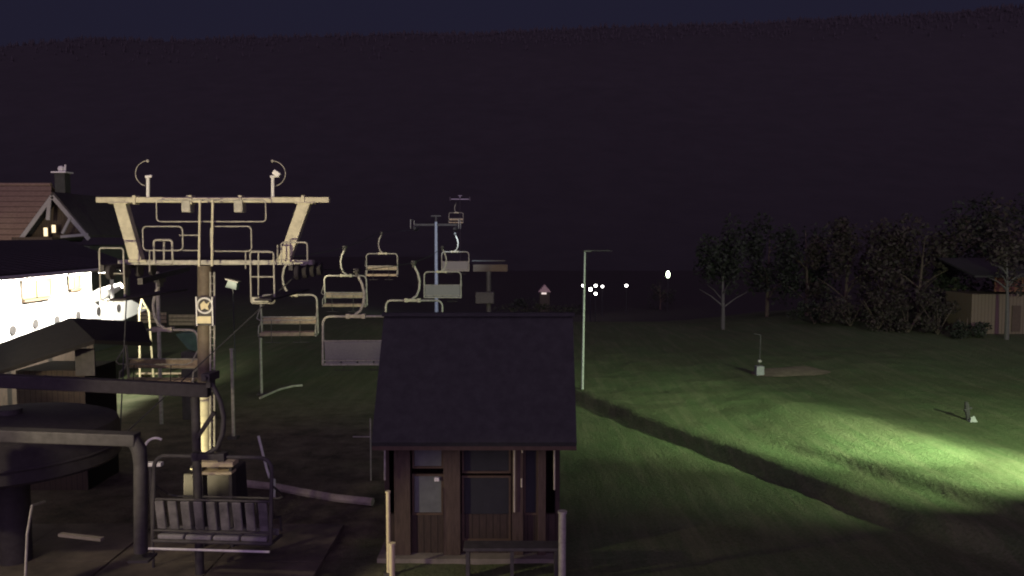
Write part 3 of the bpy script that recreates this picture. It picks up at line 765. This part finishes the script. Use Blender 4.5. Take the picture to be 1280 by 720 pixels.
b = MB(); b.prism([at(26, 301, HY - 1.4), at(108, 296, HY - 1.4), at(66, 249, HY - 1.4)], (0, .15, 0)); b.build('gable_wall', 'wood', t)
b = MB(); b.box(((gl_.x + gr_.x) / 2, HY + 1, 3), (gr_.x - gl_.x - 1, 4.5, 6)); b.build('wall', 'shingle', t)
for (u, v, s_) in ((58, 290, 1.0), (68, 286, .9)):
    b = MB(); q = at(u, v, HY - 1.9); b.box(q, (.28, .12, .55 * s_)); wf = b.build('gable_window', 'frame', t)
    g = MB(); g.box(q + Vector((0, -.07, 0)), (.2, .02, .46 * s_)); sub(g, 'pane', glow('lit_window', (1, .84, .5), 1.1), wf)
b = MB(); q = at(78, 222, HY + 1); b.box(q + Vector((0, 0, -.6)), (.6, .6, 1.7)); ch = b.build('chimney', 'shingle', t, .02)
b = MB(); b.box(q + Vector((0, 0, .29)), (.85, .85, .08)); b.sphere(q + Vector((-.05, 0, .5)), .2, 8); b.tube([q + Vector((.16, 0, .3)), q + Vector((.2, 0, .75))], .05, 6); sub(b, 'cap', 'whitepaint', ch)
# balcony boards under gable
b = MB(); b.box(at(44, 300, HY - 2.6), (2.2, .6, .3)); b.build('balcony', 'wood', t)

# ------------------------------------------------------------------ lamp posts, far lamps, field items
bs = on_ground(728, 474, .75)
t = thing('lamp_post', 'tall slim white lamp post with a thin side arm beside the dark field bank', 'lamp post', (bs.x, bs.y, height(bs.x, bs.y)))
top = at(731, 313, bs.y)
b = MB(); b.tube([Vector((bs.x, bs.y, height(bs.x, bs.y) - .1)), top], [.055, .038], 10); b.build('pole', 'hydrant', t)
b = MB(); b.tube([top, top + Vector((1.1, 0, -.02))], .014, 8); b.build('arm', 'dull', t)
b = MB(); b.box(top + Vector((.1, 0, -.03)), (.3, .14, .06)); b.build('lamp_head', 'dull', t, .01)

VLG = glow('village_lamp', (1, .96, .9), 14)
VLG2 = glow('village_lamp_green', (.85, 1, .7), 9)
far_l = [(729, 357, 108, .26, 'village lamp glowing directly behind the white lamp post'), (738, 361.5, 104, .33, 'brightest village lamp just right of the white lamp post'),
         (744.5, 357, 110, .28, 'village lamp at the top middle of the bright cluster'), (744.5, 367, 100, .26, 'lowest village lamp of the bright cluster'),
         (753, 358, 110, .25, 'village lamp at the right end of the bright cluster'), (783, 357, 112, .28, 'lone village lamp between the bright cluster and the greenish lamp')]
for (u, v, Y, r, lab) in far_l:
    p = at(u, v, Y); g = height(p.x, Y)
    t = thing('village_lamp', lab, 'street lamp', (p.x, Y, g), 'street lamps of the village below')
    b = MB(); b.tube([Vector((p.x, Y, g - .1)), p], [.06, .04], 8); b.build('pole', 'rope', t)
    r *= .7
    b = MB(); b.sphere(p, r, 10); b.build('bulb', VLG, t)
    b = MB(); b.disc(p + Vector((0, 0, r * .95)), (0, 0, 1), r * .8, .06, 12); b.build('cap', 'dull', t)
p = at(835, 343, 118); g = height(p.x, 118)
t = thing('village_lamp', 'greenish village lamp shining into a tree, farthest right of the lamps', 'street lamp', (p.x, 118, g), 'street lamps of the village below')
b = MB(); b.tube([Vector((p.x, 118, g)), p], [.06, .04], 8); b.build('pole', 'rope', t)
b = MB(); b.sphere(p, .36, 10, (.8, .8, 1.5)); b.build('bulb', VLG2, t)
b = MB(); b.disc(p + Vector((0, 0, .55)), (0, 0, 1), .3, .06, 12); b.build('cap', 'dull', t)
# parked van catching the lamp light
q = at(768, 363, 108); g = height(q.x, 108)

# snow hydrant boxes in the field
def gz(u, v, z0):
    p = on_ground(u, v, z0)
    for _ in range(6): p = on_ground(u, v, height(p.x, p.y))
    return p
p = gz(949, 469, 1.2)
t = thing('snow_hydrant', 'small white hydrant box with a thin lance in mid field', 'hydrant', tuple(p))
b = MB(); b.box(p + Vector((0, 0, .2)), (.34, .34, .42)); b.build('box', 'hydrant', t, .03)
b = MB(); b.tube([p + Vector((0, 0, .4)), p + Vector((.03, 0, 1.75))], .025, 8); b.build('lance', 'dull', t)
b = MB(); b.box(p + Vector((.0, 0, .62)), (.16, .12, .1)); b.build('valve', 'galv', t, .02)
b = MB(); b.tube([p + Vector((.03, 0, 1.75)), p + Vector((-.28, 0, 1.8))], .02, 6); b.build('nozzle', 'dull', t)
p = gz(1215, 527, .8)
t = thing('snow_hydrant', 'small dark hydrant with a pale base casting a long shadow on the bright field', 'hydrant', tuple(p))
b = MB(); b.add([p + Vector(v_) * .7 for v_ in ((-.17, -.14, 0), (.19, -.12, 0), (.15, .16, 0), (-.14, .15, 0), (-.05, -.02, .22), (.1, .0, .27), (.06, .1, .2))], [(0, 1, 5, 4), (1, 2, 6, 5), (2, 3, 4, 6), (3, 0, 4), (4, 5, 6)]); b.build('base', 'hydrant', t)
b = MB(); b.tube([p + Vector((-.06, .12, 0)), p + Vector((-.1, .16, .5)), p + Vector((-.12, .16, .62))], [.07, .08, .05], 8); b.tube([p + Vector((-.2, .12, .34)), p + Vector((.06, .16, .42))], .04, 8); b.build('valve', 'dark', t)

# bare earth patch
p = gz(985, 466, 1.2)
b = MB(); n = 26; ring = []
for i in range(n):
    a = 2 * math.pi * i / n; k = 1 + .35 * noise.noise(Vector((math.cos(a) * 1.3, math.sin(a) * 1.3, 4)))
    x, y = p.x + 1.6 * k * math.cos(a) + .5 * math.sin(a), p.y + 1.1 * k * math.sin(a); ring.append((x, y, height(x, y) + .03))
ctr = (p.x, p.y, height(p.x, p.y) + .16)
b.add(ring + [ctr], [(i, (i + 1) % n, n) for i in range(n)]); b.smooth = True
o = b.build('earth_patch', 'earth'); o['kind'] = 'structure'

# drag lift post with board, pink roofed hut far left of lamp post
p = at(611, 333, 70); 
t = thing('drag_lift_post', 'dim pale post with a cross bar and a plain board behind the hut roof', 'lift post', (p.x, 70, height(p.x, 70)))
b = MB(); b.tube([Vector((p.x, 70, height(p.x, 70))), p], .22, 10); b.build('post', 'dull', t)
b = MB(); b.bar(at(590, 326, 70), at(632, 326, 70), .10, .10); b.build('cross_bar', 'dull', t)
b = MB(); b.box(at(613, 335, 69.8), (3.0, .12, .6)); b.build('board', 'frame', t)
b = MB(); b.box(at(606, 372, 69.4), (1.6, .8, 1.0)); b.build('cabinet', 'dull', t, .05)
p = at(681, 361, 96); g = height(p.x, 96)
t = thing('small_shed', 'tiny far shed with a pale pinkish pointed roof left of the lamp post', 'shed', (p.x, 96, g))
b = MB(); b.prism([p + Vector((-.75, 0, -.4)), p + Vector((.75, 0, -.4)), p + Vector((0, 0, .5))], (0, 1.6, 0)); b.build('roof', mat('pinkish_sheet', (.5, .34, .33), .7), t)
b = MB(); b.box((p.x, 96.8, (p.z - .4 + g) / 2), (1.2, 1.4, p.z - .4 - g)); b.build('wall', 'wood', t)
b = MB(); b.box(p + Vector((-.1, -.05, -.55)), (.6, .06, .2)); b.build('window', glow('shed_window', (1, .85, .75), .7), t)

# ------------------------------------------------------------------ vegetation
def leaf_cloud(c, rad, n, size, seed):
    rnd = random.Random(seed); mb = MB(); lobes = []
    for _ in range(9):
        v = Vector([max(-.6, min(.6, rnd.gauss(0, .4))) for _k in range(3)]); lobes.append((v, rnd.uniform(.25, .5)))
    for _ in range(n):
        v, lr = rnd.choice(lobes); d = Vector((rnd.gauss(0, 1), rnd.gauss(0, 1), rnd.gauss(0, 1))).normalized() * lr * rnd.random() ** .4
        p = v + d; p = Vector((p.x * rad[0], p.y * rad[1], p.z * rad[2])) + c
        a = Vector((rnd.gauss(0, 1), rnd.gauss(0, 1), rnd.gauss(0, .6))).normalized(); b_ = a.cross(Vector((rnd.gauss(0, 1), rnd.gauss(0, 1), rnd.gauss(0, 1)))).normalized()
        s_ = size * rnd.uniform(.5, 1.3)
        mb.add([p - a * s_, p + b_ * s_ * .55, p + a * s_, p - b_ * s_ * .55], [(0, 1, 2, 3)])
    return mb
def tree(x, y, h, cw, m, bark, label, group, seed, n=1500, crown_from=.25, size=.16):
    rnd = random.Random(seed); z = height(x, y) - .1
    t = thing('broadleaf_tree', label, 'tree', (x, y, z), group)
    mb = MB(); lean = Vector((rnd.uniform(-.3, .3), rnd.uniform(-.3, .3), 0))
    pts = [Vector((x, y, z)) + lean * (k / 4) ** 2 + Vector((0, 0, h * .85 * k / 4)) for k in range(5)]
    r = h * .016 + .03
    mb.tube(pts, [r, r * .85, r * .6, r * .4, r * .12], 8)
    for k in range(9):
        f = rnd.uniform(crown_from + .05, .8); a = rnd.random() * 6.28; p = Vector((x, y, z)) + lean * f * f + Vector((0, 0, h * .85 * f))
        l = cw * .5 * (1.1 - f * .6); e = p + Vector((math.cos(a) * l, math.sin(a) * l, l * .7)); mb.tube([p, p.lerp(e, .5) + Vector((0, 0, .1)), e], [r * .4, r * .25, r * .06], 6)
    mb.build('trunk', bark, t)
    cz = h * (crown_from + 1) / 2
    leaf_cloud(Vector((x, y, z + cz)) + lean * .5, (cw / 2 * 1.25, cw / 2 * 1.25, h * (1 - crown_from) / 2 * 1.2), n, size, seed).build('crown', m, t)
def ug(u, Y): return (u - 640) / F * Y
G1 = 'trees along the far edge of the field'
trees = [
    (905, 54, 7.2, 3.4, 'leaf', 'birch', 'slender pale trunked birch, the farthest left tree at the field edge'),
    (960, 60, 7.5, 4.2, 'leaf', 'bark', 'rounded dark tree right behind the white hydrant box'),
    (1010, 58, 7.4, 4.6, 'leaf', 'bark', 'tall dim green tree between the hydrant box and the brown bushes'),
    (1058, 55, 7.0, 4.4, 'leafbrown', 'bark', 'brownish tree where the field edge begins to rise'),
    (1105, 52, 6.6, 4.6, 'leafbrown', 'bark', 'tall reddish brown tree in the middle of the brown row'),
    (1150, 50, 6.6, 4.2, 'leafbrown', 'bark', 'shorter reddish brown tree, left neighbour of the orange board shed'),
    (1195, 52, 7.2, 4.8, 'leaf', 'bark', 'high green tree rising left of the orange board shed'),
    (1250, 54, 8.2, 5.4, 'leaf', 'bark', 'highest green tree standing behind the orange board shed'),
    (1300, 47, 7.4, 5.0, 'leafbrown', 'bark', 'brown tree cut by the picture edge beside the orange board shed'),
    (826, 121, 5.0, 4.0, 'leaf', 'bark', 'far green tree lit by the greenish village lamp')]
for i, (u, Y, h, cw, m, bk, lab) in enumerate(trees):
    tree(ug(u, Y), Y, h, cw, m, bk, lab, G1, 100 + i, n=2600 if i < 9 else 700, crown_from=.18 if bk == 'birch' else .10, size=.15)
# birch stem beside the shed
tree(ug(1262, 43.5), 43.5, 6.0, 2.4, 'leafbrown', 'birch', 'pale stemmed birch leaning in front of the orange board shed', G1, 131, n=700, crown_from=.45, size=.12)
def bush(u, Y, w, h, m, lab, seed, group='bushes along the far edge of the field'):
    x = ug(u, Y); z = height(x, Y)
    t = thing('bush', lab, 'bush', (x, Y, z), group)
    leaf_cloud(Vector((x, Y, z + h * .5)), (w * .6, w * .45, h * .62), 1100, .11, seed).build('foliage', m, t)
    mb = MB(); rnd = random.Random(seed)
    for k in range(6):
        a = rnd.random() * 6.28; mb.tube([Vector((x, Y, z - .05)), Vector((x + math.cos(a) * w * .15, Y + math.sin(a) * w * .15, z + h * .4)), Vector((x + math.cos(a) * w * .35, Y + math.sin(a) * w * .3, z + h * .8))], [.03, .02, .008], 5)
    mb.build('stems', 'bark', t)
for i, (u, Y, w, h, m, lab) in enumerate((
    (1020, 53, 3.0, 1.8, 'leaf', 'low green bush at the left start of the brown row'),
    (1065, 50.5, 3.4, 2.0, 'leafbrown', 'low brown bush under the brownish tree'),
    (1100, 48.5, 3.2, 2.3, 'leafbrown', 'broad brown bush below the tallest reddish tree'),
    (1138, 47, 3.0, 2.0, 'leafbrown', 'dense brown bush right of the broad brown bush'),
    (1175, 45.8, 2.8, 2.2, 'leafbrown', 'brown bush standing just left of the tan shed wall'),
    (1212, 44.4, 2.0, 1.3, 'leaf', 'small green bush at the left corner of the tan shed wall'))):
    bush(u, Y, w, h, m, lab, 300 + i)
# dim shrubs beyond the hut roof
for i, (u, Y, w, h, lab) in enumerate(((652, 80, 5, 2.4, 'far dim shrub between the drag lift post and the tiny shed'), (700, 78, 5, 2.0, 'far dim shrub right below the tiny shed'), (103, 23.5, 1.7, .9, 'green shrub in front of the white terrace wall'))):
    if u == 103:
        pass
    bush(u, Y, w, h, 'leaf', lab, 400 + i, 'shrubs behind the lift yard')

# orange and tan shed at the right edge
x0, x1 = ug(1218, 45.5), ug(1330, 45.5); zs = height(x0, 45.5)
t = thing('board_shed', 'tan board shed with an orange gable board at the right edge of the field', 'shed', ((x0 + x1) / 2, 46, zs))
b = MB(); b.box(((x0 + x1) / 2, 47, zs + 1.1), (x1 - x0, 2.8, 2.4)); b.build('wall', 'tan', t)
b = MB(); b.box(((x0 + x1) / 2 + .6, 45.52, zs + 2.85), (x1 - x0 - 1.2, .06, .8)); b.build('gable_board', 'orange', t)
b = MB(); c0_ = Vector(((x0 + x1) / 2, 44.9, zs + 3.3)); hw = (x1 - x0) / 2 + .3
b.prism([c0_ + Vector((-hw, 0, 0)), c0_ + Vector((hw, 0, 0)), c0_ + Vector((hw, 3.9, .9)), c0_ + Vector((-hw, 3.9, .9))], (0, 0, .1)); b.build('roof', 'sheet', t)
b = MB(); b.box((ug(1274, 45.5), 45.57, zs + .9), (.5, .06, 1.5)); b.build('door', 'frame', t)

# ------------------------------------------------------------------ lights
def spot(name, loc, target, power, col, size_deg, blend, rad=.15):
    l = bpy.data.lights.new(name, 'SPOT'); l.energy = power; l.color = col; l.spot_size = R(size_deg); l.spot_blend = blend; l.shadow_soft_size = rad
    o = bpy.data.objects.new(name, l); COL.objects.link(o); o.location = loc
    d = Vector(target) - Vector(loc); o.rotation_euler = d.to_track_quat('-Z', 'Y').to_euler(); return o
def point(name, loc, power, col, rad=.08):
    l = bpy.data.lights.new(name, 'POINT'); l.energy = power; l.color = col; l.shadow_soft_size = rad
    o = bpy.data.objects.new(name, l); COL.objects.link(o); o.location = loc; return o
WARM = (1, .88, .55)
spot('station_floodlight', (-7.2, 5.0, 4.3), (-7.3, 17.3, 7.5), 5600, WARM, 35, .35)
spot('lodge_floodlight', (-14.2, 32.5, 5.0), (-8, 56, 7.6), 12000, (1, .88, .62), 40, .6)
spot('chair_floodlight', (-6.6, 19.5, 4.8), (-7.0, 34, 6.3), 2600, WARM, 36, .5)
spot('house_fill', (-24, 35, 7.5), (-31.5, 48, 9.5), 1500, (1, .86, .58), 70, .6)  # added warm fill so the tiled roof looks lit; no known lamp
spot('yard_lamp', (-11.5, 9.5, 5.6), (-7.6, 13.3, .0), 800, (1, .84, .58), 62, .7)
spot('siding_fill', (-11.2, 12.5, 4.6), (-9.9, 24, 4.4), 1500, (1, .85, .55), 40, .5)  # extra light put in to brighten the parked chair, planks and posts
spot('kerb_fill', (-7.6, 9.5, 4.2), (-5.4, 19.8, 1.0), 420, (1, .87, .6), 44, .6)  # no fixture here: added light for the kerb, bench and barrier pole
spot('column_lamp', (-8.0, 15.2, .9), (-6.7, 17.3, 2.0), 800, (1, .88, .5), 50, .6)
spot('hut_lamp', (-6.2, 12.0, 2.4), (-2.2, 14.1, 1.0), 620, (1, .88, .56), 40, .6)
spot('upper_slope_fill', (-9.5, 98, 7.5), (-11.5, 150, 11.5), 9000, (1, .92, .72), 40, .5)  # unseen source added to brighten the far pylon head and tiny chair
spot('slope_light', (-4, 60, 9), (-8.2, 82, 5), 5000, (.7, .85, 1), 60, .6)
for k, p in enumerate(LAMPS): spot('terrace_light', p, p + Vector((-1.2, .9 if k == 6 else 0, -1.0)), 1700, (1, .96, .84), 125, .4, .08)
# slope floodlights on the right, outside the picture
FIELD = (.76, 1, .58)
spot('field_floodlight_low', (14.6, 18.0, 3.1), (7.0, 26, .9), 8200, FIELD, 54, .8, .06)
spot('field_floodlight_far', (16.5, 13.0, 5.8), (12.0, 46, 1.6), 10500, FIELD, 92, .8, .06)
spot('field_floodlight_near', (14.4, 18.1, 3.0), (11.2, 20.7, .8), 3000, FIELD, 88, .9, .06)

w = bpy.data.worlds.new('World'); S.world = w; w.use_nodes = True
nt = w.node_tree; N = nt.nodes; Lk = nt.links; bg = N['Background']
sky = N.new('ShaderNodeTexSky'); sky.sky_type = 'NISHITA'; sky.sun_disc = False; sky.sun_elevation = R(2); sky.sun_rotation = R(200)
# faint purple sky, overhead fill added to lift unlit surfaces: darker towards the horizon
tcw = N.new('ShaderNodeTexCoord'); sxw = N.new('ShaderNodeSeparateXYZ'); Lk.new(tcw.outputs['Generated'], sxw.inputs[0])
rp = N.new('ShaderNodeValToRGB'); cr = rp.color_ramp
cr.elements[0].position = .18; cr.elements[0].color = (.0128, .0112, .0245, 1)
cr.elements[1].position = .55; cr.elements[1].color = (.034, .024, .042, 1)
e = cr.elements.new(.30); e.color = (.0128, .0118, .0265, 1)
Lk.new(sxw.outputs[2], rp.inputs[0])
# added purple fill from behind the camera, lifting surfaces that face it
ng = N.new('ShaderNodeMath'); ng.operation = 'MULTIPLY'; ng.inputs[1].default_value = -1; Lk.new(sxw.outputs[1], ng.inputs[0])
rb_ = N.new('ShaderNodeValToRGB'); rb_.color_ramp.elements[0].position = .45; rb_.color_ramp.elements[0].color = (0, 0, 0, 1)
rb_.color_ramp.elements[1].position = .95; rb_.color_ramp.elements[1].color = (.66, .44, .84, 1)
Lk.new(ng.outputs[0], rb_.inputs[0])
ad_ = N.new('ShaderNodeMix'); ad_.data_type = 'RGBA'; ad_.blend_type = 'ADD'; ad_.inputs[0].default_value = 1
Lk.new(rp.outputs[0], ad_.inputs[6]); Lk.new(rb_.outputs[0], ad_.inputs[7])
mxw = N.new('ShaderNodeMix'); mxw.data_type = 'RGBA'; mxw.blend_type = 'ADD'; mxw.inputs[0].default_value = .004
sc_ = N.new('ShaderNodeVectorMath'); sc_.operation = 'SCALE'; sc_.inputs[3].default_value = 1 / .06
Lk.new(ad_.outputs[2], sc_.inputs[0]); Lk.new(sc_.outputs[0], mxw.inputs[6]); Lk.new(sky.outputs[0], mxw.inputs[7])
Lk.new(mxw.outputs[2], bg.inputs['Color']); bg.inputs['Strength'].default_value = .06
l = bpy.data.lights.new('moon', 'SUN'); l.energy = .003; l.angle = R(.5); l.color = (.8, .85, 1)
o = bpy.data.objects.new('moon', l); COL.objects.link(o); o.rotation_euler = (R(50), 0, R(200))

# ------------------------------------------------------------------ camera and render
cam = bpy.data.cameras.new('camera'); co = bpy.data.objects.new('camera', cam); COL.objects.link(co)
cam.sensor_width = 36; cam.lens = F / 1280 * 36; cam.clip_start = .1; cam.clip_end = 4000
co.location = CAM; co.rotation_euler = (R(90) - PITCH, 0, 0)
S.camera = co
for o in bpy.data.objects:
    for k in ('_o', '_root'):
        if k in o: del o[k]
S.view_settings.view_transform = 'Standard'; S.view_settings.look = 'None'; S.view_settings.gamma = 1; S.view_settings.exposure = 0
S.cycles.use_denoising = True
S.cycles.sample_clamp_indirect = .6
S.cycles.max_bounces = 5
S.cycles.filter_width = 2.0
